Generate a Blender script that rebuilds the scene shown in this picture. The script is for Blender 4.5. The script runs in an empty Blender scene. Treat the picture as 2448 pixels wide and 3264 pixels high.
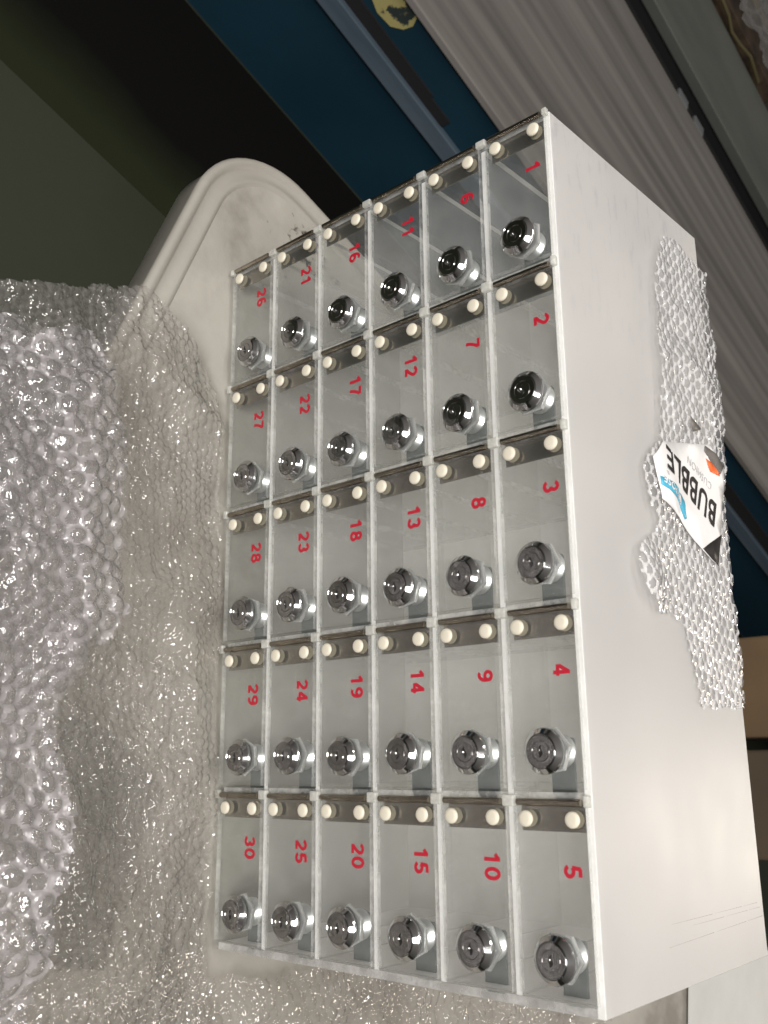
import bpy, bmesh, math, random
import numpy as np
from mathutils import Matrix, Vector
random.seed(7)
S = 0.4                      # metres per unit: the locker is 1 unit (40 cm) wide
SC = bpy.context.scene
COL = SC.collection

# ------------------------------------------------------------------ camera
CAM = Vector((0.75631478, -0.89065644, 1.11544031))
RX = Vector((0.01214765, 0.66862632, 0.74349935))
DN = Vector((0.96866407, 0.17660367, -0.17464555))
FW = Vector((-0.24807732, 0.72232264, -0.64552897))
cd = bpy.data.cameras.new('camera'); cam = bpy.data.objects.new('camera', cd); COL.objects.link(cam)
m = Matrix((RX, -DN, -FW)).transposed().to_4x4(); m.translation = CAM * S
cam.matrix_world = m
cd.sensor_fit = 'VERTICAL'; cd.sensor_height = 24.0; cd.lens = 24.0 * 3078.93 / 3264
cd.clip_start = 0.01; cd.clip_end = 200
cd.dof.use_dof = True; cd.dof.focus_distance = 1.35 * S; cd.dof.aperture_fstop = 14.0
SC.camera = cam

# ------------------------------------------------------------------ world, lamps, exposure
w = bpy.data.worlds.new('World'); SC.world = w; w.use_nodes = True
nt = w.node_tree; nt.nodes.clear()
tc = nt.nodes.new('ShaderNodeTexCoord'); sx = nt.nodes.new('ShaderNodeSeparateXYZ'); cr = nt.nodes.new('ShaderNodeValToRGB')
bg = nt.nodes.new('ShaderNodeBackground'); wo = nt.nodes.new('ShaderNodeOutputWorld'); mr = nt.nodes.new('ShaderNodeMapRange')
nt.links.new(tc.outputs['Generated'], sx.inputs[0]); nt.links.new(sx.outputs[2], mr.inputs[0])
mr.inputs[1].default_value = -1; mr.inputs[2].default_value = 1
nt.links.new(mr.outputs[0], cr.inputs[0]); nt.links.new(cr.outputs[0], bg.inputs[0]); nt.links.new(bg.outputs[0], wo.inputs[0])
e = cr.color_ramp.elements
e[0].position = 0.0; e[0].color = (0.01, 0.01, 0.01, 1)
e[1].position = 1.0; e[1].color = (0.26, 0.25, 0.23, 1)
k = cr.color_ramp.elements.new(0.5); k.color = (0.06, 0.056, 0.05, 1)
k = cr.color_ramp.elements.new(0.75); k.color = (0.15, 0.14, 0.13, 1)
bg.inputs[1].default_value = 1.0

def area(name, loc, target, sxx, syy, power, color):
    l = bpy.data.lights.new(name, 'AREA'); l.shape = 'RECTANGLE'; l.size = sxx * S; l.size_y = syy * S
    l.energy = power; l.color = color
    o = bpy.data.objects.new(name, l); COL.objects.link(o)
    o.location = Vector(loc) * S
    d = (Vector(target) - Vector(loc)).normalized()
    o.rotation_euler = d.to_track_quat('-Z', 'Y').to_euler()
    return o
area('ceiling_tube', (0.2, -1.6, 5.2), (0.5, 0, 0.3), 4.0, 0.10, 12, (1.0, 0.96, 0.92))
area('ceiling_tube', (0.3, -0.9, 5.4), (0.5, 0, 0.3), 4.0, 0.10, 12, (1.0, 0.96, 0.92))
area('front_fill', (1.6, -4.6, 3.9), (0.6, 0, 0.2), 2.0, 1.4, 58, (1.0, 0.96, 0.93))  # unseen fill lamp added on the camera side to brighten the locker cells
area('work_lamp', (1.25, 5.5, 2.75), (0.8, 0.2, 0.5), 0.9, 0.9, 7, (1.0, 0.88, 0.74))
SC.view_settings.view_transform = 'Standard'; SC.view_settings.look = 'None'
SC.view_settings.gamma = 1; SC.view_settings.exposure = 0.25
SC.render.engine = 'CYCLES'
cy = SC.cycles
cy.max_bounces = 14; cy.diffuse_bounces = 7; cy.glossy_bounces = 6; cy.transmission_bounces = 10
cy.transparent_max_bounces = 48; cy.use_denoising = True; cy.sample_clamp_indirect = 6
cy.caustics_reflective = False; cy.caustics_refractive = False

# ------------------------------------------------------------------ materials
def new_mat(name):
    M = bpy.data.materials.new(name); M.use_nodes = True
    t = M.node_tree; t.nodes.clear()
    o = t.nodes.new('ShaderNodeOutputMaterial')
    return M, t, o
def noise(t, scale, detail=4, vec_scale=None, rough=0.6, coord='Object'):
    c = t.nodes.new('ShaderNodeTexCoord'); n = t.nodes.new('ShaderNodeTexNoise')
    n.inputs['Scale'].default_value = scale; n.inputs['Detail'].default_value = detail; n.inputs['Roughness'].default_value = rough
    if vec_scale:
        mp = t.nodes.new('ShaderNodeMapping'); mp.inputs['Scale'].default_value = vec_scale
        t.links.new(c.outputs[coord], mp.inputs[0]); t.links.new(mp.outputs[0], n.inputs['Vector'])
    else: t.links.new(c.outputs[coord], n.inputs['Vector'])
    return n.outputs['Fac']
def ramp(t, fac, stops):
    r = t.nodes.new('ShaderNodeValToRGB'); t.links.new(fac, r.inputs[0])
    el = r.color_ramp.elements
    el[0].position, el[0].color = stops[0][0], (*stops[0][1], 1)
    el[1].position, el[1].color = stops[-1][0], (*stops[-1][1], 1)
    for p, c in stops[1:-1]:
        q = el.new(p); q.color = (*c, 1)
    return r.outputs[0]
def pbr(name, col, rough=0.5, metal=0.0, nscale=None, ncol=None, vs=None, bump=0, bscale=80, coat=0, spec=0.5, lo=.35, hi=.65):
    M, t, o = new_mat(name)
    b = t.nodes.new('ShaderNodeBsdfPrincipled'); t.links.new(b.outputs[0], o.inputs[0])
    b.inputs['Base Color'].default_value = (*col, 1); b.inputs['Roughness'].default_value = rough
    b.inputs['Metallic'].default_value = metal; b.inputs['Coat Weight'].default_value = coat
    b.inputs['Specular IOR Level'].default_value = spec
    if nscale:
        f = noise(t, nscale, 5, vs)
        t.links.new(ramp(t, f, [(lo, col), (hi, ncol)]), b.inputs['Base Color'])
    if bump:
        f = noise(t, bscale, 4, vs)
        bp = t.nodes.new('ShaderNodeBump'); bp.inputs['Strength'].default_value = bump; bp.inputs['Distance'].default_value = 0.002
        t.links.new(f, bp.inputs['Height']); t.links.new(bp.outputs[0], b.inputs['Normal'])
    return M
def clear_mat(name, tint, milk, milkcol, rough=0.03, ior=1.49, spots=None, trans=0.5, gloss=1.0, mscale=30, nbump=0):
    """Transparent film or sheet: Fresnel gloss over see-through plus a share of white haze."""
    M, t, o = new_mat(name); L = t.links
    tr = t.nodes.new('ShaderNodeBsdfTransparent'); tr.inputs[0].default_value = (*tint, 1)
    df = t.nodes.new('ShaderNodeBsdfDiffuse'); df.inputs[0].default_value = (*milkcol, 1)
    tl = t.nodes.new('ShaderNodeBsdfTranslucent'); tl.inputs[0].default_value = (*milkcol, 1)
    m0 = t.nodes.new('ShaderNodeMixShader'); m0.inputs[0].default_value = trans
    L.new(df.outputs[0], m0.inputs[1]); L.new(tl.outputs[0], m0.inputs[2])
    m1 = t.nodes.new('ShaderNodeMixShader'); L.new(tr.outputs[0], m1.inputs[1]); L.new(m0.outputs[0], m1.inputs[2])
    f = noise(t, mscale, 5); mp = t.nodes.new('ShaderNodeMapRange'); L.new(f, mp.inputs[0])
    mp.inputs[1].default_value = 0.3; mp.inputs[2].default_value = 0.7; mp.inputs[3].default_value = milk[0]; mp.inputs[4].default_value = milk[1]
    L.new(mp.outputs[0], m1.inputs[0])
    gl = t.nodes.new('ShaderNodeBsdfGlossy'); gl.inputs['Roughness'].default_value = rough
    fr = t.nodes.new('ShaderNodeFresnel')
    ge = t.nodes.new('ShaderNodeNewGeometry'); mi_ = t.nodes.new('ShaderNodeMapRange')   # same reflectance from both faces
    mi_.inputs[3].default_value = ior; mi_.inputs[4].default_value = 1/ior; L.new(ge.outputs['Backfacing'], mi_.inputs[0]); L.new(mi_.outputs[0], fr.inputs[0])
    mg = t.nodes.new('ShaderNodeMath'); mg.operation = 'MULTIPLY'; mg.inputs[1].default_value = gloss; mg.use_clamp = True
    L.new(fr.outputs[0], mg.inputs[0])
    m2 = t.nodes.new('ShaderNodeMixShader'); L.new(mg.outputs[0], m2.inputs[0]); L.new(m1.outputs[0], m2.inputs[1]); L.new(gl.outputs[0], m2.inputs[2])
    if nbump:
        # tiny facets in the film: they catch the lamps as pin-point glints
        vt = t.nodes.new('ShaderNodeTexCoord'); vo = t.nodes.new('ShaderNodeTexVoronoi'); vo.inputs['Scale'].default_value = 330
        L.new(vt.outputs['Object'], vo.inputs['Vector'])
        bp = t.nodes.new('ShaderNodeBump'); bp.inputs['Strength'].default_value = nbump; bp.inputs['Distance'].default_value = 0.0016
        L.new(vo.outputs['Distance'], bp.inputs['Height']); L.new(bp.outputs[0], gl.inputs['Normal'])
    L.new(m2.outputs[0], o.inputs[0])
    return M
M_clear = clear_mat('clear_acrylic', (0.99, 0.995, 0.99), (0.0, 0.085), (0.85, 0.87, 0.88), 0.012, mscale=30, gloss=.9)
M_inner = clear_mat('clear_acrylic_inner', (0.995, 0.995, 0.99), (0.05, 0.16), (0.97, 0.97, 0.97), 0.03, mscale=9, gloss=.25)
M_edge = clear_mat('acrylic_edge', (0.95, 0.97, 0.95), (0.75, 1.0), (0.98, 0.99, 0.97), 0.12, mscale=60, trans=.45)
M_soft = clear_mat('acrylic_edge_polished', (0.97, 0.98, 0.97), (0.06, 0.55), (0.95, 0.95, 0.93), 0.08, mscale=90, trans=.45)
M_glue = clear_mat('acrylic_joint', (0.95, 0.95, 0.93), (0.3, 0.8), (0.9, 0.9, 0.86), 0.2, mscale=200)
M_red = pbr('red_vinyl', (0.40, 0.010, 0.028), 0.4)
M_chrome = pbr('chrome', (0.56, 0.56, 0.56), 0.08, 1.0)
M_plug = pbr('satin_chrome', (0.33, 0.325, 0.32), 0.13, 1.0)
M_nut = pbr('nickel_nut', (0.80, 0.81, 0.80), 0.25, .8)
M_zinc = pbr('zinc_barrel', (0.66, 0.68, 0.68), 0.32, .9)
M_cam = pbr('grey_steel_plate', (0.10, 0.115, 0.11), 0.5, 0.4, 90, (0.14, 0.155, 0.15))
M_black = pbr('keyhole_black', (0.006, 0.006, 0.006), 0.4)
M_hinge = pbr('bronzed_hinge_metal', (0.24, 0.21, 0.17), 0.22, 1.0, 9, (0.40, 0.36, 0.30), bump=.05)
M_rivet = pbr('cream_plastic_rivet', (0.62, 0.58, 0.475), 0.35)
M_rivb = pbr('rivet_shank', (0.25, 0.22, 0.15), 0.4)
def film_white(name, top=False):
    M, t, o = new_mat(name); L = t.links
    b = t.nodes.new('ShaderNodeBsdfPrincipled')
    f = noise(t, 6, 3); c = ramp(t, f, [(0.3, (0.62, 0.61, 0.605)), (0.7, (0.74, 0.725, 0.71))] if top else [(0.3, (0.90, 0.89, 0.87)), (0.7, (0.93, 0.92, 0.90))])
    s = noise(t, 26, 6, (2.2, 9, 1), .7)     # long fine scuffs
    c2 = ramp(t, s, [(0.36, (0.62, 0.58, 0.72)), (0.45, (1, 1, 1))])
    tc = t.nodes.new('ShaderNodeTexCoord'); sp = t.nodes.new('ShaderNodeSeparateXYZ'); L.new(tc.outputs['Object'], sp.inputs[0])
    mk = t.nodes.new('ShaderNodeMapRange'); L.new(sp.outputs[0], mk.inputs[0])
    mk.inputs[1].default_value = .03*S; mk.inputs[2].default_value = .36*S; mk.inputs[3].default_value = .5 if top else .05; mk.inputs[4].default_value = .03
    mx = t.nodes.new('ShaderNodeMix'); mx.data_type = 'RGBA'; mx.blend_type = 'MULTIPLY'; L.new(mk.outputs[0], mx.inputs[0])
    L.new(c, mx.inputs[6]); L.new(c2, mx.inputs[7]); L.new(mx.outputs[2], b.inputs['Base Color'])
    rg = t.nodes.new('ShaderNodeMapRange'); L.new(noise(t, 38, 6, None, .65), rg.inputs[0])
    rg.inputs[1].default_value = .3; rg.inputs[2].default_value = .7; rg.inputs[3].default_value = .31; rg.inputs[4].default_value = .38; L.new(rg.outputs[0], b.inputs['Roughness'])
    b.inputs['Specular IOR Level'].default_value = .5
    tl = t.nodes.new('ShaderNodeBsdfTranslucent'); tl.inputs[0].default_value = (0.97, 0.965, 0.95, 1)
    ms = t.nodes.new('ShaderNodeMixShader'); ms.inputs[0].default_value = .55 if top else .10
    L.new(b.outputs[0], ms.inputs[1]); L.new(tl.outputs[0], ms.inputs[2]); L.new(ms.outputs[0], o.inputs[0])
    return M
M_top = film_white('frosted_white_panel', True)
M_back = film_white('frosted_white_back')
M_wrap_net = clear_mat('bubble_film_seal', (0.99, 0.99, 0.99), (0.55, 0.85), (0.98, 0.975, 0.98), 0.11, 1.5, gloss=1.7, mscale=40, nbump=.6)
M_wrap_bub = clear_mat('bubble_film', (0.99, 0.99, 0.99), (0.14, 0.24), (0.80, 0.80, 0.82), 0.05, 1.5, gloss=1.8, mscale=40, nbump=.2)
M_heap_net = clear_mat('heap_film_seal', (0.98, 0.975, 0.98), (0.10, 0.58), (0.86, 0.82, 0.85), 0.07, 1.5, gloss=2.6, mscale=14, nbump=.7)
M_heap_bub = clear_mat('heap_film_bubble', (0.98, 0.97, 0.975), (0.04, 0.26), (0.84, 0.80, 0.83), 0.04, 1.5, gloss=2.8, mscale=14, nbump=.15)
M_thin_seal = clear_mat('thin_film_weld', (0.97, 0.965, 0.95), (0.04, 0.34), (0.74, 0.71, 0.68), 0.07, 1.45, gloss=2.6, mscale=10, nbump=.9)
M_thin_net = clear_mat('thin_film_seal', (0.97, 0.965, 0.95), (0.02, 0.22), (0.74, 0.71, 0.67), 0.05, 1.45, gloss=2.6, mscale=10, nbump=.9)

# ------------------------------------------------------------------ mesh helpers (all lengths in units, scaled by S on build)
class MB:
    def __init__(s): s.v = []; s.f = []; s.m = []; s.sm = []
    def add(s, vs, fs, mi=0, smooth=False):
        o = len(s.v); s.v += [tuple(v) for v in vs]
        for f in fs: s.f.append([i + o for i in f]); s.m.append(mi); s.sm.append(smooth)
    def box(s, x0, x1, y0, y1, z0, z1, mi=0, faces=None):
        vs = [(x, y, z) for z in (z0, z1) for y in (y0, y1) for x in (x0, x1)]
        fs = [(0, 2, 3, 1), (4, 5, 7, 6), (0, 1, 5, 4), (2, 6, 7, 3), (0, 4, 6, 2), (1, 3, 7, 5)]  # -z +z -y +y -x +x
        o = len(s.v); s.v += vs
        for i, f in enumerate(fs):
            s.f.append([q + o for q in f]); s.m.append(mi if faces is None else faces[i]); s.sm.append(False)
    def lathe(s, prof, cx, cz, n=40, mi=0, smooth=True, ang0=0):
        """profile of (radius, y), around an axis parallel to y through (cx, cz)"""
        def ring(r, y): return [(cx + r*math.cos(ang0 + 2*math.pi*k/n), y, cz + r*math.sin(ang0 + 2*math.pi*k/n)) for k in range(n)]
        for i in range(len(prof) - 1):      # every band has its own rings: round along the turn, crisp between bands
            s.add(ring(*prof[i]) + ring(*prof[i+1]), [(k, n+k, n+(k+1) % n, (k+1) % n) for k in range(n)], mi, smooth)
        s.add(ring(*prof[0]), [tuple(range(n))], mi); s.add(ring(*prof[-1]), [tuple(range(n))[::-1]], mi)
    def build(s, name, mats, parent=None, loc=(0, 0, 0), rz=0, bevel=0, seg=2):
        me = bpy.data.meshes.new(name); me.from_pydata([(a*S, b*S, c*S) for a, b, c in s.v], [], s.f)
        if not isinstance(mats, (list, tuple)): mats = [mats]
        for q in mats: me.materials.append(q)
        me.polygons.foreach_set('material_index', s.m); me.polygons.foreach_set('use_smooth', s.sm)
        me.update()
        o = bpy.data.objects.new(name, me); COL.objects.link(o)
        o.location = Vector(loc) * S; o.rotation_euler = (0, 0, rz)
        if parent: o.parent = parent
        if bevel:
            b = o.modifiers.new('bevel', 'BEVEL'); b.width = bevel * S; b.segments = seg; b.limit_method = 'ANGLE'
        return o
def empty(name, loc=(0, 0, 0), rz=0):
    o = bpy.data.objects.new(name, None); COL.objects.link(o); o.location = Vector(loc) * S; o.rotation_euler = (0, 0, rz)
    o.empty_display_size = .02; return o
def tag(o, label=None, cat=None, group=None, kind=None):
    if label: o['label'] = label
    if cat: o['category'] = cat
    if group: o['group'] = group
    if kind: o['kind'] = kind
    return o
def text_mesh(name, body, size, mat, offset=0.0, space=1.0, thick=0.0002, xscale=1.0):
    cu = bpy.data.curves.new(name, 'FONT'); cu.body = body; cu.size = size * S; cu.offset = offset * S
    cu.space_character = space; cu.align_x = 'CENTER'; cu.align_y = 'CENTER'; cu.extrude = thick * S
    tmp = bpy.data.objects.new(name + '_curve', cu); COL.objects.link(tmp)
    dg = bpy.context.evaluated_depsgraph_get(); dg.update()
    me = bpy.data.meshes.new_from_object(tmp.evaluated_get(dg)); bpy.data.objects.remove(tmp)
    bpy.data.curves.remove(cu)
    for v in me.vertices: v.co.x *= xscale
    me.materials.clear(); me.materials.append(mat); me.name = name
    o = bpy.data.objects.new(name, me); COL.objects.link(o)
    return o

# ------------------------------------------------------------------ numpy noise for crumpled sheets
def vnoise(x, y, seed):
    r = np.random.RandomState(seed); G = r.rand(64, 64)
    xi = np.floor(x).astype(int); yi = np.floor(y).astype(int); fx = x - xi; fy = y - yi
    fx = fx*fx*(3-2*fx); fy = fy*fy*(3-2*fy)
    g = lambda a, b: G[a % 64, b % 64]
    return (g(xi, yi)*(1-fx)*(1-fy) + g(xi+1, yi)*fx*(1-fy) + g(xi, yi+1)*(1-fx)*fy + g(xi+1, yi+1)*fx*fy)
def fbm(x, y, seed, oct=4):
    a = 0; s = .5; t = 0
    for k in range(oct):
        a = a + s * vnoise(x*2**k + 13*k, y*2**k + 7*k, seed + k); t += s; s *= .5
    return a / t
def ridge(x, y, seed, oct=3):
    a = 0; s = .5; t = 0
    for k in range(oct):
        n = 1 - np.abs(2*vnoise(x*2**k + 5*k, y*2**k + 11*k, seed + k) - 1)
        a = a + s*n*n; t += s; s *= .5
    return a / t
def inside(px, py, poly):
    c = np.zeros(px.shape, bool); n = len(poly); j = n - 1
    for i in range(n):
        xi, yi = poly[i]; xj, yj = poly[j]
        c ^= ((yi > py) != (yj > py)) & (px < (xj-xi)*(py-yi)/(yj-yi+1e-12)+xi)
        j = i
    return c
def bubble_sheet(name, x0, x1, y0, y1, step, pitch, rad, height, mats, surf, poly=None, seed=1, edge_rag=0.0, pop=.08, ang=0.2, parent=None, down=False, lens=.9, warp=0.0, prof=.42):
    """sheet of air-bubble film laid on surf(x, y) -> (X, Y, Z)"""
    nx = int((x1-x0)/step); ny = int((y1-y0)/step)
    gx, gy = np.meshgrid(np.linspace(x0, x1, nx), np.linspace(y0, y1, ny), indexing='ij')
    ca, sa = math.cos(ang), math.sin(ang)
    wx = gx + warp*(fbm(gx*9, gy*9, seed+20, 3)-.5); wy = gy + warp*(fbm(gx*9+31, gy*9+17, seed+21, 3)-.5)
    u = (wx*ca + wy*sa)/pitch; v = (-wx*sa + wy*ca)/(pitch*.866)
    r0 = np.round(v); u0 = np.round(u - .5*(r0 % 2)) + .5*(r0 % 2)
    best = np.full(gx.shape, 9.); bi = np.zeros(gx.shape); bj = np.zeros(gx.shape)
    for dv in (-1, 0, 1):
        rr = r0 + dv; uu = np.round(u - .5*(rr % 2)) + .5*(rr % 2)
        d = np.hypot(u-uu, (v-rr)*.866)
        mk = d < best; best[mk] = d[mk]; bi[mk] = uu[mk]; bj[mk] = rr[mk]
    h1 = np.abs(np.sin(bi*127.1 + bj*311.7 + seed)*43758.5) % 1
    R = rad / pitch
    q = np.clip(1-(best/R)**2, 0, 1)
    dome = q**prof * height * np.where(h1 < pop, .15, .75 + .35*h1)
    # dents in the domes
    dome = dome * (1 - .30*vnoise(gx*110, gy*110, seed+3))
    if down: dome = -dome*.6
    X, Y, Z = surf(gx, gy)
    # normals of the carrier sheet
    e = .002
    X1, Y1, Z1 = surf(gx+e, gy); X2, Y2, Z2 = surf(gx, gy+e)
    a = np.stack([X1-X, Y1-Y, Z1-Z], -1); b = np.stack([X2-X, Y2-Y, Z2-Z], -1)
    n = np.cross(a, b); n /= np.linalg.norm(n, axis=-1, keepdims=True) + 1e-12
    P = np.stack([X, Y, Z], -1) + n*dome[..., None]
    keep = np.ones(gx.shape, bool)
    if poly is not None:
        jx = gx + edge_rag*(vnoise(gx*70, gy*70, seed+9)-.5); jy = gy + edge_rag*(vnoise(gx*70+9, gy*70+5, seed+10)-.5)
        keep = inside(jx, jy, poly)
    idx = np.arange(nx*ny).reshape(nx, ny)
    kf = keep[:-1, :-1] & keep[1:, :-1] & keep[:-1, 1:] & keep[1:, 1:]
    F = np.stack([idx[:-1, :-1], idx[1:, :-1], idx[1:, 1:], idx[:-1, 1:]], -1)[kf]
    mi = (best < R*lens)[:-1, :-1][kf].astype(np.int32)
    used = np.unique(F); remap = np.zeros(nx*ny, int); remap[used] = np.arange(len(used))
    me = bpy.data.meshes.new(name)
    me.from_pydata((P.reshape(-1, 3)[used]*S).tolist(), [], remap[F].tolist())
    for q_ in mats: me.materials.append(q_)
    me.polygons.foreach_set('material_index', mi); me.polygons.foreach_set('use_smooth', np.ones(len(mi), bool)); me.update()
    o = bpy.data.objects.new(name, me); COL.objects.link(o)
    if parent: o.parent = parent
    return o

# ================================================================== setting
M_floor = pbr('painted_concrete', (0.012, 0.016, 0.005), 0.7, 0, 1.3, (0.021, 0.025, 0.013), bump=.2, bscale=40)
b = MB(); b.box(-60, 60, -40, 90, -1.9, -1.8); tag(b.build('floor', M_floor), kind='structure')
TH = math.radians(67)
# rack frame of reference: local x runs along the aisle (67 degrees), local y away to the upper left
def rack(name): return empty(name, (0, 0, -1.8), TH)
# black strip before the bench, soft floor shade painted in its colour
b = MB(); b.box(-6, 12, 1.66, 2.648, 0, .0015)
def shadow():
    M, t, o = new_mat('painted_shadow_black'); L = t.links
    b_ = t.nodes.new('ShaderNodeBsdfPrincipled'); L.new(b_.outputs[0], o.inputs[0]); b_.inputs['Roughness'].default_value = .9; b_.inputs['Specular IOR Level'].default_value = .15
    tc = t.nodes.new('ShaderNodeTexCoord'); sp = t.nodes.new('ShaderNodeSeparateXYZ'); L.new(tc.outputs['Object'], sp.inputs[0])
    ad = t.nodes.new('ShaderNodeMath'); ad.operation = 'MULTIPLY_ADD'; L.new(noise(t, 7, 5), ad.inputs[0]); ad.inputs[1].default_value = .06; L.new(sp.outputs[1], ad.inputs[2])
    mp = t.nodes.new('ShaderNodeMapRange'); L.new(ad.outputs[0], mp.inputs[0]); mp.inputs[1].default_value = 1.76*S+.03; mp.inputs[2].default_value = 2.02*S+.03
    L.new(ramp(t, mp.outputs[0], [(0, (.015, .019, .008)), (1, (.0016, .0015, .0013))]), b_.inputs['Base Color'])  # floor colour fades to black for the soft edge of the shade
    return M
o = b.build('floor_shadow', shadow(), None, (0, 0, -1.8), TH)
tag(o, 'long black strip standing for the floor shadow along the blue bench', 'mat')  # not a mat: strip added for the shadow before the bench

M_blue = pbr('blue_paint', (0.003, 0.021, 0.038), 0.5, 0, 2.5, (0.005, 0.029, 0.049), bump=.1)
M_lblue = pbr('worn_blue_grey_paint', (0.055, 0.08, 0.105), 0.45, 0, 9, (0.085, 0.115, 0.145), vs=(.3, 3, 3))
M_gap = pbr('black_recess', (0.004, 0.004, 0.005), 0.8)
def wood_mat():
    M, t, o = new_mat('grey_brown_ribbed_board'); L = t.links
    b = t.nodes.new('ShaderNodeBsdfPrincipled'); L.new(b.outputs[0], o.inputs[0]); b.inputs['Roughness'].default_value = .62
    wv = t.nodes.new('ShaderNodeTexWave'); wv.wave_type = 'BANDS'; wv.bands_direction = 'Y'; wv.inputs['Scale'].default_value = 2.6; wv.inputs['Distortion'].default_value = 5.0
    wv.inputs['Detail'].default_value = 3; wv.inputs['Detail Scale'].default_value = 1.2
    tcw = t.nodes.new('ShaderNodeTexCoord'); mpw = t.nodes.new('ShaderNodeMapping'); mpw.inputs['Scale'].default_value = (.25, 2.6, 1); L.new(tcw.outputs['Object'], mpw.inputs[0]); L.new(mpw.outputs[0], wv.inputs['Vector'])
    nz = noise(t, 8, 4, (.12, 2.4, 1), .5); mm = t.nodes.new('ShaderNodeMath'); mm.operation = 'MULTIPLY_ADD'; mm.inputs[1].default_value = .10; mm.inputs[2].default_value = .0
    L.new(wv.outputs['Fac'], mm.inputs[0]); m2_ = t.nodes.new('ShaderNodeMath'); m2_.operation = 'MULTIPLY_ADD'; m2_.inputs[1].default_value = .92; L.new(nz, m2_.inputs[0]); L.new(mm.outputs[0], m2_.inputs[2]); f = m2_.outputs[0]
    c = ramp(t, f, [(.3, (0.10, 0.093, 0.086)), (.5, (0.15, 0.14, 0.13)), (.7, (0.21, 0.197, 0.185))])
    L.new(c, b.inputs['Base Color'])
    f2 = noise(t, 60, 3, (.05, 1, 1)); bp = t.nodes.new('ShaderNodeBump'); bp.inputs['Strength'].default_value = .15; bp.inputs['Distance'].default_value = .002
    L.new(f2, bp.inputs['Height']); L.new(bp.outputs[0], b.inputs['Normal'])
    return M
R_ = rack('work_bench'); tag(R_, 'low blue steel bench topped by a wide grey brown board, behind the table', 'bench')
b = MB(); b.box(-5, 11, 2.66, 2.72, 0, .84); b.build('front_panel', M_blue, R_)
b = MB(); b.box(-5, 11, 2.62, 2.66, .525, .612); b.build('ledge', M_lblue, R_, bevel=.006)
b = MB(); b.box(-5, 1.02, 2.648, 2.66, .614, .672); b.box(1.02, 1.16, 2.648, 2.66, .614, .66); b.box(2.2, 11, 2.648, 2.66, .614, .69); b.build('slot', M_gap, R_)
b = MB(); b.box(-5, 11, 2.63, 4.55, .841, .877)
b.build('top_board', wood_mat(), R_, bevel=.006)
b = MB(); b.box(-5, 11, 4.45, 4.52, .0, .84); b.build('rear_panel', M_gap, R_)
# chipped yellow notice on the blue panel
M_yel = pbr('chipped_yellow_label', (0.34, 0.30, 0.12), 0.6, 0, 26, (0.02, 0.03, 0.03), lo=.56, hi=.585)
b = MB(); pts = [(.46, .74), (.60, .695), (.675, .705), (.715, .745), (.725, .79), (.70, .835), (.52, .838), (.44, .80)]
b.add([(x, 2.656, z) for x, z in pts] + [(x, 2.66, z) for x, z in pts], [tuple(range(8))] + [(i, (i+1) % 8, (i+1) % 8+8, i+8) for i in range(8)])
b.build('warning_label', M_yel, R_)

R2 = rack('metal_tray'); tag(R2, 'long grey green steel tray beyond the ribbed board', 'tray')
M_tray = pbr('grey_green_steel', (0.085, 0.10, 0.088), 0.42, .3, 3, (0.15, 0.16, 0.145), vs=(.4, 1.5, 1))
b = MB(); b.box(-5, 12, 4.98, 5.95, .80, .877); b.build('tray_plate', M_tray, R2, bevel=.01)
b = MB(); b.box(-5, 12, 5.0, 5.05, 0, .80); b.build('tray_side', M_gap, R2)
b = MB()
for i, t0 in enumerate((2.0, 2.25)):
    b.box(t0, t0+.07, 4.78, 4.90, .86, .875)
bb = b
# floor shadow painted as colour: pale highlight bits on a dark bar in the gap
R3 = rack('gap_shadow'); tag(R3, 'dark bar standing for floor shadow, with pale highlights, in the gap before the steel tray', 'shading')
c = MB(); c.box(-5, 12, 4.62, 4.93, .70, .76); c.build('shadow_bar', M_gap, R3)
for t0 in (2.72, 2.95):
    c = MB(); c.box(t0, t0+.13, 4.80, 4.88, .762, .79); c.build('clip', pbr('pale_highlight', (.16, .17, .18), .3), R3, bevel=.008)  # pale bits drawn for the small highlights in the gap

# cartons under film in the far corner
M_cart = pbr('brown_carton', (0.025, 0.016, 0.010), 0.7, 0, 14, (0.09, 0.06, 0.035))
M_pfilm = clear_mat('stretch_film', (0.93, 0.93, 0.93), (0.03, 0.14), (.6, .57, .52), 0.07, 1.5, gloss=3.0, mscale=20, nbump=.5)
def carton(t0, t1, n0, n1, z0, z1, label, film=False, mat=None, rz=0):
    e_ = rack('carton'); tag(e_, label, 'carton', 'cartons stored behind the tray')
    e_.rotation_euler = (0, 0, TH)
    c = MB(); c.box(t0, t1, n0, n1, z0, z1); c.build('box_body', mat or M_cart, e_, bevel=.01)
    c = MB(); c.box(t0-.004, t1+.004, (n0+n1)/2-.06, (n0+n1)/2+.06, z1-.01, z1+.004); c.build('tape', pbr('parcel_tape', (.2, .14, .07), .25), e_)
    if film:
        def surf(x, y):
            z = z1 + .02 + .07*ridge(x*4.1, y*6, 21) + .03*ridge(x*14, y*11, 5)
            return x, y, z
        bubble_sheet('stretch_film', t0-.03, t1+.03, n0-.04, n1+.04, .02, .5, .01, .0, [M_pfilm, M_pfilm], surf, parent=e_, seed=int(t0*10))
carton(.9, 1.75, 6.25, 7.3, 0, .86, 'dark brown carton standing nearest the top edge behind the tray')
carton(1.85, 2.7, 6.15, 7.4, 0, .95, 'brown carton wrapped in glossy stretch film behind the tray', True)
carton(2.8, 3.9, 6.2, 7.4, 0, .90, 'second film wrapped brown carton further along the tray', True)
carton(1.0, 2.4, 7.6, 8.6, 0, 1.2, 'tall brown carton in the farthest row behind the tray', True)
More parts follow.
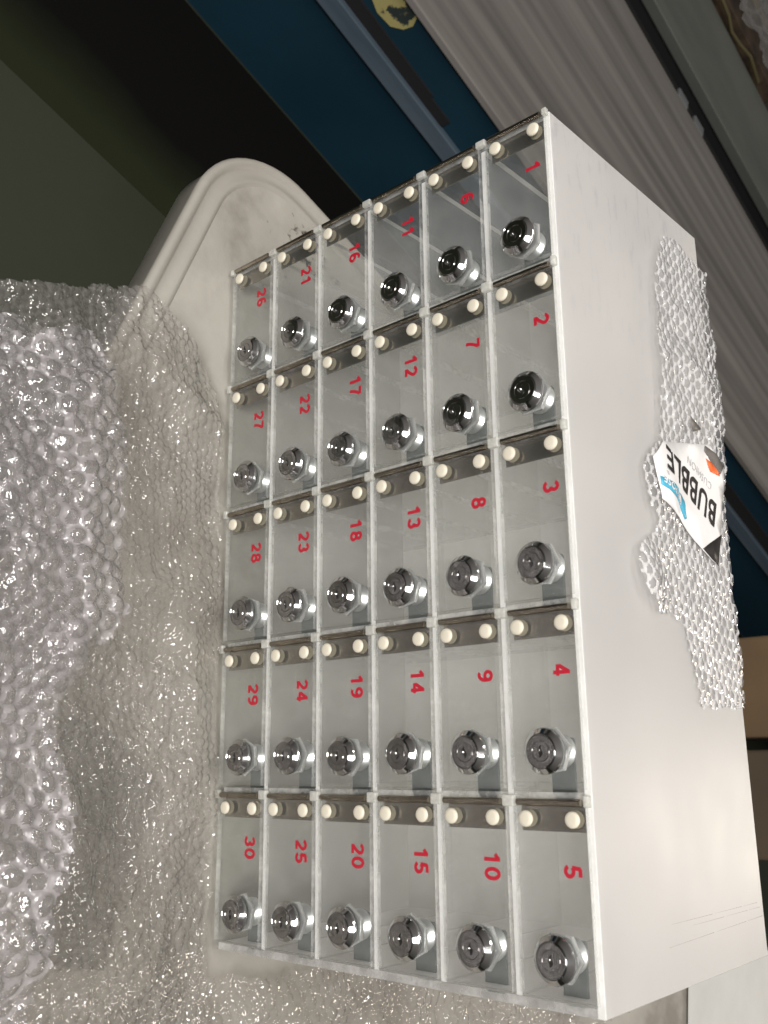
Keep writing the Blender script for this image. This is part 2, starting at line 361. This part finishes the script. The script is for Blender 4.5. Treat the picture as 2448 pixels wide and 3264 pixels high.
carton(2.6, 4.4, 7.6, 8.6, 0, 1.1, 'low wide brown carton in the farthest row behind the tray', False)
c = MB(); P_ = [(.6 + .12*k, 6.03 + .03*math.sin(k*.5), .90 + .02*math.sin(k*1.7)) for k in range(26)]; vs = []
for x, y, z in P_: vs += [(x, y + .014*math.cos(a), z + .014*math.sin(a)) for a in [math.pi*q/4 for q in range(8)]]
c.add(vs, [(8*i+q, 8*i+(q+1) % 8, 8*i+8+(q+1) % 8, 8*i+8+q) for i in range(25) for q in range(8)], 0, True)
tag(c.build('cable', pbr('ochre_cable', (.09, .075, .03), .5), None, (0, 0, -1.8), TH), 'thin ochre cable lying along the far side of the steel tray', 'cable')
# boxes behind the table, seen past the back of the locker
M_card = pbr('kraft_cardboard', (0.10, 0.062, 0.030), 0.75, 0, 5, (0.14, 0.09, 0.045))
def box_behind(x0, x1, y0, y1, z1, mat, label):
    e_ = empty('cardboard_box', (x0, y0, -1.8)); tag(e_, label, 'cardboard box', 'boxes behind the table')
    c = MB(); c.box(0, x1-x0, 0, y1-y0, 0, z1+1.8); c.build('box_body', mat, e_, bevel=.01)
    c = MB(); c.box(-.006, x1-x0+.006, -.006, .2, z1+1.72, z1+1.806); c.build('flap', mat, e_, bevel=.004)
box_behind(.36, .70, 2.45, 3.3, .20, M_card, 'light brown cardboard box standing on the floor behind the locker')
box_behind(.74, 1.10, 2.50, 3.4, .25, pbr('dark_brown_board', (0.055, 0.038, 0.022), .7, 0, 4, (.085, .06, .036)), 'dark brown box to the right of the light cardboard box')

# ================================================================== folding table
M_tab = pbr('white_table_plastic', (0.25, 0.235, 0.208), 0.42, 0, 5, (0.31, 0.297, 0.265), bump=.12, bscale=140)
def table_top_mat():
    M, t, o = new_mat('scuffed_table_plastic'); L = t.links
    b = t.nodes.new('ShaderNodeBsdfPrincipled'); L.new(b.outputs[0], o.inputs[0]); b.inputs['Roughness'].default_value = .42
    f = noise(t, 9, 6); c = ramp(t, f, [(.36, (0.19, 0.175, 0.15)), (.45, (.28, .265, .235)), (.62, (0.35, 0.335, 0.30))])
    tc = t.nodes.new('ShaderNodeTexCoord'); vm = t.nodes.new('ShaderNodeVectorMath'); vm.operation = 'DISTANCE'
    # table-local place of the dark scuff
    vm.inputs[1].default_value = SCUFF; L.new(tc.outputs['Object'], vm.inputs[0])
    mp = t.nodes.new('ShaderNodeMapRange'); L.new(vm.outputs['Value'], mp.inputs[0])
    mp.inputs[1].default_value = .006; mp.inputs[2].default_value = .05; mp.inputs[3].default_value = .23; mp.inputs[4].default_value = 0
    f2 = noise(t, 95, 7, None, .7); ad = t.nodes.new('ShaderNodeMath'); ad.operation = 'ADD'; L.new(f2, ad.inputs[0]); L.new(mp.outputs[0], ad.inputs[1])
    msk = ramp(t, ad.outputs[0], [(.70, (1, 1, 1)), (.78, (.12, .11, .10))])
    mx = t.nodes.new('ShaderNodeMix'); mx.data_type = 'RGBA'; mx.blend_type = 'MULTIPLY'; mx.inputs[0].default_value = 1
    L.new(c, mx.inputs[6]); L.new(msk, mx.inputs[7]); L.new(mx.outputs[2], b.inputs['Base Color'])
    f3 = noise(t, 160, 4); bp = t.nodes.new('ShaderNodeBump'); bp.inputs['Strength'].default_value = .12; bp.inputs['Distance'].default_value = .002
    L.new(f3, bp.inputs['Height']); L.new(bp.outputs[0], b.inputs['Normal'])
    return M
T0, T1, N0, N1 = -.118, 1.92, -2.6, .272        # front, back, right and left edges in the table's own frame
SCUFF = (.11*S, .175*S, 0)
tab = empty('folding_table', (0, 0, 0), TH)
tag(tab, 'white plastic folding table with rounded scuffed corner under the locker', 'table')
def outline(off, n=14):
    r = max(.175 - off, .01); pts = []
    for (cx, cyy, a0) in ((T1-.175, N1-.175, 0), (T0+.175, N1-.175, 90), (T0+.175, N0+.175, 180), (T1-.175, N0+.175, 270)):
        for k in range(n+1):
            a = math.radians(a0 + 90*k/n); pts.append((cx + r*math.cos(a), cyy + r*math.sin(a)))
    return pts
prof = [(.050, -.0045), (.046, -.0015), (.041, -.0005), (.036, -.0035), (.022, -.008), (.018, -.005), (.012, .0005), (.004, -.001), (0, -.006), (.0015, -.018), (.004, -.022), (.003, -.068), (.012, -.072)]
c = MB(); rings = [outline(o_) for o_, z in prof]; nn = len(rings[0]); vs = []
for (o_, z), rg in zip(prof, rings): vs += [(x, y, z) for x, y in rg]
fs = []
for i in range(len(prof)-1):
    for k_ in range(nn): fs.append((i*nn+k_, (i+1)*nn+k_, (i+1)*nn+(k_+1) % nn, i*nn+(k_+1) % nn))
c.add(vs, fs, 0, True); c.build('rim', M_tab, tab)
c = MB(); ring = outline(.050)
c.add([(x, y, -.0045) for x, y in ring] + [(x, y, -.05) for x, y in ring], [tuple(range(nn)), tuple(range(nn, 2*nn))[::-1]] + [(i, i+nn, (i+1) % nn+nn, (i+1) % nn) for i in range(nn)])
c.build('tabletop', table_top_mat(), tab)
for lx in (.25, 1.8):
    for ly in (.0, -2.3):
        c = MB(); seg = 16
        vs = [(lx + .03*math.cos(2*math.pi*q/seg), ly + .03*math.sin(2*math.pi*q/seg), z) for z in (-1.8, -.051) for q in range(seg)]
        c.add(vs, [(q, (q+1) % seg, seg+(q+1) % seg, seg+q) for q in range(seg)] + [tuple(range(seg))[::-1], tuple(range(seg, 2*seg))], 0, True)
        c.build('leg', pbr('grey_tube', (.2, .2, .2), .4, .5), tab)
e_ = empty('side_table', (1.22, 1.95, -1.8), math.radians(-23)); tag(e_, 'pale grey side table beyond the white table, at the lower right corner', 'table')
c = MB(); c.box(0, 1.2, 0, .9, 1.62, 1.70); c.build('tabletop', pbr('grey_laminate', (.17, .17, .16), .4), e_, bevel=.01)
for lx in (.08, 1.1):
    for ly in (.08, .8):
        c = MB(); c.box(lx, lx+.05, ly, ly+.05, 0, 1.62); c.build('leg', M_gap, e_)
# paper sheet on the table to the right of the locker
c = MB(); c.box(0, .9, 0, .6, 0, .004)
tag(c.build('paper_sheet', pbr('grey_white_paper', (.5, .5, .48), .7, 0, 7, (.6, .6, .58)), None, (1.16, 1.42, .002), math.radians(-13)), 'pale paper sheet lying on the table beside the locker', 'paper')

# ================================================================== the locker
H = .592; D = .403; t_ = .009; LZ = .003
lock = empty('phone_locker', (0, 0, LZ))
tag(lock, 'clear acrylic locker with thirty red numbered doors on the white table', 'locker')
E6 = lambda face: face
# box face order: -z +z -y +y -x +x ; material 0 = clear face, 1 = bright edge
c = MB(); c.box(0, 1, 0, D, H-t_, H, 0, [0, 0, 1, 1, 1, 1]); c.build('top_panel', [M_top, M_edge], lock, bevel=.0006, seg=1)
c = MB(); c.box(0, 1, 0, D, 0, t_, 0, [0, 0, 1, 1, 1, 1]); c.build('bottom_panel', [M_clear, M_clear], lock)
for x in (0, 1-t_):
    c = MB(); c.box(x, x+t_, 0, D, t_+.0002, H-t_-.0002, 0, [1, 1, 1, 1, 0, 0]); o = c.build('side_panel', [M_clear if x == 0 else M_top, M_soft], lock)
c = MB(); c.box(t_+.0002, 1-t_-.0002, D-t_, D-.0004, t_+.0002, H-t_-.0002, 0, [1, 1, 0, 0, 1, 1]); c.build('back_panel', [M_back, M_edge], lock)
RH = H/6
for j in range(1, 6):
    z = RH*j
    c = MB(); c.box(t_+.0003, 1-t_-.0003, .0005, D-t_-.0003, z-.0035, z+.0035, 0, [0, 0, 1, 1, 1, 1]); c.build('shelf', [M_inner, M_edge], lock)
for i in range(1, 5):
    x = .2*i
    c = MB()
    for j in range(6):
        z0 = RH*j + (.0037 if j else t_+.0004); z1 = RH*(j+1) - (.0037 if j < 5 else t_+.0004)
        c.box(x-.0085, x-.0025, .0015, D-t_-.0005, z0, z1, 0, [1, 1, 1, 1, 0, 0])
    c.build('partition', [M_inner, M_soft], lock)
for i in range(0, 5):      # clear corner blocks where the hinge ends meet the shelves
    for j in range(0, 7):
        c = MB()
        z = RH*j; h = .0072
        z0, z1 = max(z-h, .0005), min(z+h, H-.0005)
        x = .2*i
        c.box(x-.006 if i else -.003, x+.006, -.0075, -.0004, z0, z1)
        c.build('hinge_block', M_glue, lock, bevel=.0015)

# shared door meshes ------------------------------------------------
HZ = RH/2 - .0052
door_m = MB(); door_m.box(.0055, .1885, -.003, .004, -HZ, HZ, 0, [1, 1, 0, 0, 1, 1])
leaf_m = MB(); leaf_m.box(.0040, .0305, .0048, .0060, -.0385, .0385)
barrel_m = MB()
for q, (z0, z1) in enumerate(((-.0385, -.0215), (-.0210, .0125), (.0130, .0385))):
    n = 14; vs = []
    for z in (z0, z1):
        for k_ in range(n): vs.append((.0012 + .0036*math.cos(2*math.pi*k_/n), -.0030 + .0036*math.sin(2*math.pi*k_/n), z))
    barrel_m.add(vs, [(k_, (k_+1) % n, n+(k_+1) % n, n+k_) for k_ in range(n)], 0, True)
    barrel_m.add(vs[:n], [tuple(range(n))[::-1]]); barrel_m.add(vs[n:], [tuple(range(n))])
barrel_m.box(.0012, .0042, .0005, .0045, -.0385, .0385)
LX = .151
def rivet_mb(z):
    r = MB(); r.lathe([(.0084, -.0032), (.0084, -.0046), (.0076, -.0060), (.0055, -.0068), (.002, -.0071)], .0178, z, 28)
    r2 = MB(); r2.lathe([(.0088, .0042), (.0088, .0047)], .0178, z, 28, 1)
    r.v_off = 0; r.add(r2.v, r2.f, 1); return r
bez = MB(); bez.lathe([(.0225, -.0032), (.0238, -.0040), (.0240, -.0066), (.0232, -.0080), (.0186, -.0120), (.0180, -.0123), (.0172, -.0115)], LX, 0, 48)
plug = MB(); plug.lathe([(.0170, -.0108), (.0170, -.0121), (.0163, -.0125), (.0108, -.0128), (.0104, -.0124), (.0100, -.0128), (.0005, -.0128)], LX, 0, 40)
keyh = MB()
kp = []
for a in range(-60, 241, 20): kp.append((LX-.001 + .0034*math.cos(math.radians(a)), .0 + .0034*math.sin(math.radians(a))))
kp = [(LX-.0015 + .0052*math.cos(a)*.42, .0068*math.sin(a)) for a in [2*math.pi*q/18 for q in range(18)]]
kp = [(LX + .0066*math.sin(a), .0014*math.cos(a)*(1+.8*math.exp(-8*(math.sin(a)-.2)**2)) + .0008*math.sin(3*a)) for a in [2*math.pi*q/28 for q in range(28)]]
keyh.add([(x, -.01305, z) for x, z in kp] + [(x, -.0127, z) for x, z in kp], [tuple(range(28))] + [(i, (i+1) % 28, 28+(i+1) % 28, 28+i) for i in range(28)])
pin = MB(); pin.lathe([(.0026, -.0129), (.0026, -.0142), (.0020, -.0152), (.0008, -.0157)], LX-.0005, -.0026, 16)
nut = MB(); nut.lathe([(.0238, .0043), (.0258, .0050), (.0258, .0086), (.0238, .0094)], LX, 0, 6, 0, False, .3)
brl = MB(); pf = [(.0180, .0090)]
for q in range(12): pf += [(.0183, .0095+q*.0015), (.0174, .0102+q*.0015)]
pf += [(.0176, .0290), (.0168, .0300)]
brl.lathe(pf, LX, 0, 36)
camm = MB()
cp = [(LX-.014, -.0125), (LX-.0115, -.0145), (.1955, -.0142), (.2000, -.0105), (.2000, .0105), (.1955, .0142), (LX-.0115, .0145), (LX-.014, .0125)]
camm.add([(x, .0302, z) for x, z in cp] + [(x, .0334, z) for x, z in cp], [tuple(range(8)), tuple(range(8, 16))[::-1]] + [(i, i+8, (i+1) % 8+8, (i+1) % 8) for i in range(8)])
bolt = MB(); bolt.lathe([(.0075, .0336), (.0075, .0385)], LX, 0, 6, 0, False)

W_ = .0040           # stroke width of the red numerals, drawn in a box of height 1 and width .62
def arc(cx, cy, rx, ry, a0, a1, n=14): return [(cx + rx*math.cos(math.radians(a0+(a1-a0)*k/n)), cy + ry*math.sin(math.radians(a0+(a1-a0)*k/n))) for k in range(n+1)]
GL = {'0': [arc(.31, .5, .235, .41, 90, 450, 28)],
 '1': [[(.36, .0), (.36, 1.0)], [(.34, .93), (.24, .80), (.10, .71)]],
 '2': [arc(.31, .68, .225, .225, 165, -35, 16) + [(.33, .33), (.10, .12)], [(.06, .09), (.56, .09)]],
 '3': [arc(.30, .69, .20, .215, 160, -80, 14), arc(.29, .295, .235, .21, 80, -165, 16)],
 '4': [[(.42, 0), (.42, 1.0)], [(.42, .93), (.07, .34)], [(.02, .27), (.60, .27)]],
 '5': [[(.54, .91), (.16, .91)], [(.17, .95), (.115, .46)], arc(.295, .315, .235, .225, 140, -160, 18)],
 '6': [arc(.31, .31, .22, .22, 0, 360, 22), arc(.36, .48, .275, .43, 195, 62, 14)],
 '7': [[(.04, .91), (.58, .91)], [(.55, .90), (.37, .58), (.26, .30), (.22, 0)]],
 '8': [arc(.31, .715, .185, .195, 90, 450, 22), arc(.31, .29, .225, .215, 90, 450, 22)],
 '9': [arc(.31, .69, .22, .22, 0, 360, 22), arc(.26, .52, .275, .43, 15, -118, 14)]}
def numeral(txt, hgt=.0205, gap=.0155):
    mb = MB(); h = W_/2
    for i, ch in enumerate(txt):
        ox = (i-(len(txt)-1)/2)*gap - .31*hgt
        for kq, line in enumerate(GL[ch]):
            P = [Vector((ox + x*hgt, 0, (y-.5)*hgt)) for x, y in line]
            closed = (P[0]-P[-1]).length < 1e-6
            if closed: P = P[:-1]
            n = len(P); L_ = []; yy = -.00028*kq
            for q in range(n):
                a = P[q-1] if (q or closed) else P[q]; b2 = P[(q+1) % n] if (q < n-1 or closed) else P[q]
                d = (b2-a).normalized(); nrm = Vector((-d.z, 0, d.x)); L_ += [P[q]+nrm*h, P[q]-nrm*h]
            vs = [(v.x, -.0004+yy*.2, v.z) for v in L_] + [(v.x, 0, v.z) for v in L_]
            N2 = 2*n; fs = []
            for q in range(n if closed else n-1):
                a, b2 = 2*q, 2*((q+1) % n)
                fs += [(a, b2, b2+1, a+1), (a, a+N2, b2+N2, b2), (a+1, b2+1, b2+1+N2, a+1+N2)]
            mb.add(vs, fs)
    return mb
proto = {}
def part(name, mb, mats, parent, rot=0, first=True):
    key = (name, id(mb))
    if key in proto:
        o = proto[key].copy(); COL.objects.link(o); o.parent = parent
    else:
        o = mb.build(name, mats, parent); proto[key] = o
    return o
riv = [rivet_mb(-.028), rivet_mb(.028)]
def recenter(mb):
    for i, v in enumerate(mb.v): mb.v[i] = (v[0]-LX, v[1], v[2])
for mb in (bez, plug, keyh, pin, nut, brl): recenter(mb)
for r in range(6):
    for cidx in range(5):
        num = r*5 + cidx + 1
        key = 'door'
        d = part('door', door_m, [M_clear, M_soft], lock)
        d.location = Vector((.2*cidx, -.0012, RH*(5.5-r))) * S
        d.rotation_euler = (0, 0, -random.uniform(0, .006))
        d['label'] = 'clear acrylic door with the red number %d' % num
        part('hinge_leaf', leaf_m, M_hinge, d); part('hinge_barrel', barrel_m, M_hinge, d)
        for q in riv: part('rivet_cap', q, [M_rivet, M_rivb], d)
        rr = random.uniform(-.5, .5); dx = random.uniform(-.0012, .0012)
        for nm, mb, mt in (('lock_bezel', bez, M_chrome), ('lock_plug', plug, M_plug), ('keyhole', keyh, M_black), ('key_pin', pin, M_chrome), ('lock_nut', nut, M_nut), ('lock_barrel', brl, M_zinc)):
            o = part(nm, mb, mt, d); o.location = Vector((LX+dx, 0, 0))*S
            if nm in ('keyhole', 'key_pin', 'lock_plug'): o.rotation_euler = (0, rr*.35, 0)
            if nm == 'lock_nut': o.rotation_euler = (0, rr*2, 0)
        o = part('lock_cam', camm, M_cam, d); o.location = Vector((dx, 0, random.uniform(-.0008, .0008)))*S
        part('cam_screw', bolt, M_zinc, d)
        tx = numeral(str(num)).build('door_number', M_red, d)
        tx.location = Vector((.0675, -.0031, .0250)) * S

SCR = [((.955, .14), (.953, .398), .0004), ((.933, .15), (.936, .385), .0003), ((.940, .20), (.942, .392), .0003)]
M_scr = pbr('scratch_grey', (.42, .40, .40), .5)
for (xa, ya), (xb, yb), wd in SCR:
    c = MB(); d = Vector((xb-xa, yb-ya)).normalized(); n_ = Vector((-d.y, d.x))*wd
    for q0, q1 in ((0, .44), (.47, .8), (.82, 1)):
        A = Vector((xa, ya)).lerp(Vector((xb, yb)), q0); B_ = Vector((xa, ya)).lerp(Vector((xb, yb)), q1)
        c.add([(A.x-n_.x*.3, A.y-n_.y*.3, H+.0002), (B_.x-n_.x, B_.y-n_.y, H+.0002), (B_.x+n_.x, B_.y+n_.y, H+.0002), (A.x+n_.x*.3, A.y+n_.y*.3, H+.0002)], [(0, 1, 2, 3)])
    c.build('scratch', M_scr, lock)

# ================================================================== bubble wrap on top of the locker
HT = H + LZ
def surf_top(x, y):
    h = .0025 + .010*fbm(x*9, y*9, 41)*np.clip((.42-x)*4, 0, 1) + .012*ridge(x*11+3, y*7, 44)*np.clip((.46-x)*5, 0, 1)
    bulge = np.exp(-(((x-.44)/.045)**2 + ((y-.20)/.04)**2))*.013
    tail = np.exp(-(((x-.56)/.05)**2 + ((y-.14)/.04)**2))*.016
    over = np.clip(y-.403, 0, 1)
    return x, y, HT + h + bulge + tail + .004*fbm(x*30, y*30, 3) 
poly = [(.060, .262), (.050, .300), (.062, .36), (.066, .398), (.156, .402), (.304, .402), (.499, .402), (.697, .400), (.701, .30), (.700, .262), (.66, .252), (.604, .234), (.592, .205), (.598, .165), (.575, .125), (.545, .108), (.515, .122), (.493, .168), (.478, .176), (.46, .160), (.43, .150), (.40, .158), (.375, .195), (.340, .208), (.235, .214), (.15, .225), (.10, .235)]
bw = bubble_sheet('bubble_wrap', .03, .72, .09, .44, .0021,   .0158, .0064, .0024, [M_wrap_net, M_wrap_bub], surf_top, poly, 5, .006, .16, .25, warp=.012, prof=.3, lens=1.0)
tag(bw, 'torn strip of clear bubble wrap with a printed sticker on the locker top', 'bubble wrap')
# sticker
M_stk = pbr('sticker_white', (.74, .73, .72), .38)
M_ink = pbr('sticker_black', (.02, .017, .016), .45); M_cyan = pbr('sticker_cyan', (.06, .36, .52), .45)
M_or = pbr('sticker_orange', (.75, .13, .03), .45); M_gry = pbr('sticker_grey', (.13, .12, .11), .45); M_lg = pbr('sticker_pale_grey', (.5, .5, .5), .45)
def zs(x, y, k=0):
    X, Y, Z = surf_top(np.array([x]), np.array([y])); return float(Z[0]) + .0036 + k*.0005
def patch(name, pts, mat, k, parent=None, thick=.0003):
    """polygon draped over the film, built as a fine triangle sheet with thickness"""
    bm = bmesh.new(); vs = [bm.verts.new((x, y, 0)) for x, y in pts]; bm.faces.new(vs)
    bmesh.ops.triangulate(bm, faces=bm.faces[:])
    for _ in range(4):
        ed = [e_ for e_ in bm.edges if e_.calc_length() > .012]
        if not ed: break
        bmesh.ops.subdivide_edges(bm, edges=ed, cuts=1)
    bmesh.ops.triangulate(bm, faces=bm.faces[:])
    for v in bm.verts: v.co.z = zs(v.co.x, v.co.y, k)
    for v in bm.verts: v.co *= S
    bmesh.ops.recalc_face_normals(bm, faces=bm.faces[:])
    me = bpy.data.meshes.new(name); bm.to_mesh(me); bm.free(); me.materials.append(mat)
    for p_ in me.polygons: p_.use_smooth = True
    o = bpy.data.objects.new(name, me); COL.objects.link(o)
    so = o.modifiers.new('thickness', 'SOLIDIFY'); so.thickness = thick*S; so.offset = -1
    if parent: o.parent = parent
    return o
stk = patch('sticker', [(.401, .171), (.421, .172), (.454, .180), (.467, .232), (.497, .303), (.512, .350), (.490, .360), (.465, .369), (.43, .378), (.395, .388), (.365, .388), (.345, .345), (.356, .290), (.373, .205)], M_stk, 0, bw)
patch('corner_triangle', [(.4955, .304), (.512, .350), (.466, .370)], M_ink, 1, stk)
patch('blue_band', [(.425, .178), (.436, .178), (.448, .230), (.466, .252), (.460, .270), (.446, .262), (.430, .235)], M_cyan, 1, stk)
patch('orange_box_logo', [(.366, .333), (.383, .345), (.384, .372), (.372, .372)], M_or, 1, stk)
patch('grey_box_logo', [(.349, .331), (.357, .328), (.381, .374), (.366, .388), (.354, .365)], M_gry, 1, stk)
patch('film_tear', [(.318, .288), (.338, .296), (.330, .318)], M_gry, 1, bw)
def drape_text(name, body, size, mat, org, ang, k, off=0, space=1, xs=1.0, shear=0, cy_=1):
    o = text_mesh(name, body, size, mat, off, space, 0.0, xs)
    me = o.data; bm = bmesh.new(); bm.from_mesh(me); bmesh.ops.triangulate(bm, faces=bm.faces[:])
    ca, sa = math.cos(ang), math.sin(ang)
    for v in bm.verts:
        x, y = v.co.x/S, v.co.y/S*cy_; X = org[0] + x*ca - y*sa; Y = org[1] + x*sa + y*ca
        v.co = (X*S, Y*S, zs(X, Y, k)*S)
    bm.to_mesh(me); bm.free(); o.parent = stk
    return o
va = math.atan2(.213-.346, .391-.437)
drape_text('brand_lettering', 'BUBBLE', .050, M_ink, (.4160, .281), va, 2, .0010, 1.08, .88)
drape_text('brand_lettering', 'CUSHION', .016, M_lg, (.392, .31), va, 2, 0, 1.1, 1)
drape_text('brand_lettering', 'PURPOSE', .0135, M_stk, (.436, .213), va, 2, .0002, 1.1, 1)

# ================================================================== bubble wrap heap in front of the locker
sm = lambda a, b_, x: (lambda q: q*q*(3-2*q))(np.clip((x-a)/(b_-a), 0, 1))
def heap_h(x, y):     # how high the pile lies over the table
    d = np.clip(-y-.03, 0, 2)
    return .008 + .085*sm(.0, .40, d) + .03*sm(.35, .8, d)
def surf_a(x, y):
    fx = x + .030*(fbm(x*5, y*5, 71)-.5); fy = y + .035*(fbm(x*5+3, y*5+8, 72)-.5)
    z = heap_h(x, y) - .030*sm(.5, .15, x) + .035 + .060*ridge(x*4+1, y*4, 61, 3) + .050*(fbm(x*11, y*9, 62)-.5) + .018*ridge(x*8+2, y*7, 66, 2) + .006*fbm(x*24, y*20, 64, 2)
    return fx, fy, z - .03*sm(.45, .1, x)*0
def surf_b(x, y):
    fx = x + .02*(fbm(x*7, y*7, 81)-.5); fy = y + .012*(fbm(x*7+3, y*7+8, 82)-.5)
    z = heap_h(x, y) + .004 + .038*ridge(x*5+4, y*5, 51, 3) + .020*(fbm(x*17, y*15, 52)-.3)*1 + .003*fbm(x*50, y*50, 54, 2)
    return fx, fy, z * (.35 + .65*sm(.0, .12, -y))
def surf_c(x, y):
    z = .006 + .03*ridge(x*3.3+2, y*3.1, 31, 3) + .010*fbm(x*20, y*20, 32)
    return x, y, z*(.3+.7*sm(-.02, .12, np.maximum(-y, x-1.0)))
pa = [(.30, -.46), (.285, -.40), (.265, -.355), (.23, -.31), (.26, -.285), (.40, -.265), (.585, -.255), (.62, -.29), (.70, -.33), (.80, -.30), (.92, -.34), (1.1, -.32), (1.5, -.33), (1.5, -.85), (.3, -.85)]
o = bubble_sheet('bubble_wrap', .12, 1.5, -.85, -.2, .0023, .0230, .0098, .0085, [M_heap_net, M_heap_bub], surf_a, pa, 11, .012, .16, .35, warp=.022)
def surf_a2(x, y):
    X, Y, Z = surf_a(x*.97+.3, y*1.02+.1); return x + .02*(fbm(x*6, y*6, 91)-.5), y + .02*(fbm(x*6, y*6, 92)-.5), np.minimum(Z - .045, heap_h(x, y) + .06)
tag(bubble_sheet('bubble_wrap', .13, 1.5, -.85, -.2, .0032, .0215, .0094, .006, [M_heap_net, M_heap_bub], surf_a2, [(.27, -.46), (.25, -.38), (.225, -.32), (.24, -.265), (.60, -.262), (.72, -.34), (1.5, -.36), (1.5, -.85), (.28, -.85)], 17, .012, .25, .9, warp=.05), 'under layer of the folded large bubble wrap at the far lower left', 'bubble wrap')
tag(o, 'crumpled shiny large bubble wrap heaped at the lower left of the locker', 'bubble wrap')
pb = [(.25, -.50), (.215, -.40), (.165, -.29), (.128, -.205), (.135, -.15), (.165, -.085), (.205, -.045), (.24, -.022), (.45, -.018), (.7, -.016), (1.02, -.016), (1.3, -.02), (1.5, -.05), (1.5, -.7), (.25, -.7)]
o = bubble_sheet('bubble_wrap', .10, 1.5, -.7, -.012, .0024, .0135, .0056, .0038, [M_thin_seal, M_thin_net], surf_b, pb, 12, .010, .25, .1, warp=.05)
tag(o, 'dull finely crumpled bubble wrap lying against the bottom of the doors', 'bubble wrap')
pc = [(.55, -.45), (.60, -.12), (.75, -.04), (1.03, -.03), (1.045, .1), (1.05, .55), (1.08, .9), (1.16, 1.1), (1.26, 1.05), (1.3, .7), (1.6, .5), (1.6, -.6), (.6, -.6)]
o = bubble_sheet('bubble_wrap', .5, 1.6, -.6, 1.15, .0034, .0175, .0074, .0050, [M_thin_seal, M_thin_net], surf_c, pc, 13, .012, .3, .5, warp=.06)
tag(o, 'flat hazy sheet of bubble wrap spread on the table round the end of the locker', 'bubble wrap')

# dark pad added to darken a patch seen through the film
fp = [(.70, -.235), (.735, -.16), (.80, -.10), (.86, -.135), (.93, -.165), (1.0, -.175), (.98, -.26), (.86, -.285), (.78, -.275)]
c = MB(); n = len(fp); c.add([(x, y, .002) for x, y in fp] + [(x, y, .012) for x, y in fp], [tuple(range(n))[::-1], tuple(range(n, 2*n))] + [(i, (i+1) % n, (i+1) % n+n, i+n) for i in range(n)])
tag(c.build('added_underlay', pbr('dark_underlay', (.12, .115, .10), .9, 0, 12, (.20, .185, .165))), 'dark grey pad added to darken the bubble wrap in front of the doors', 'underlay')
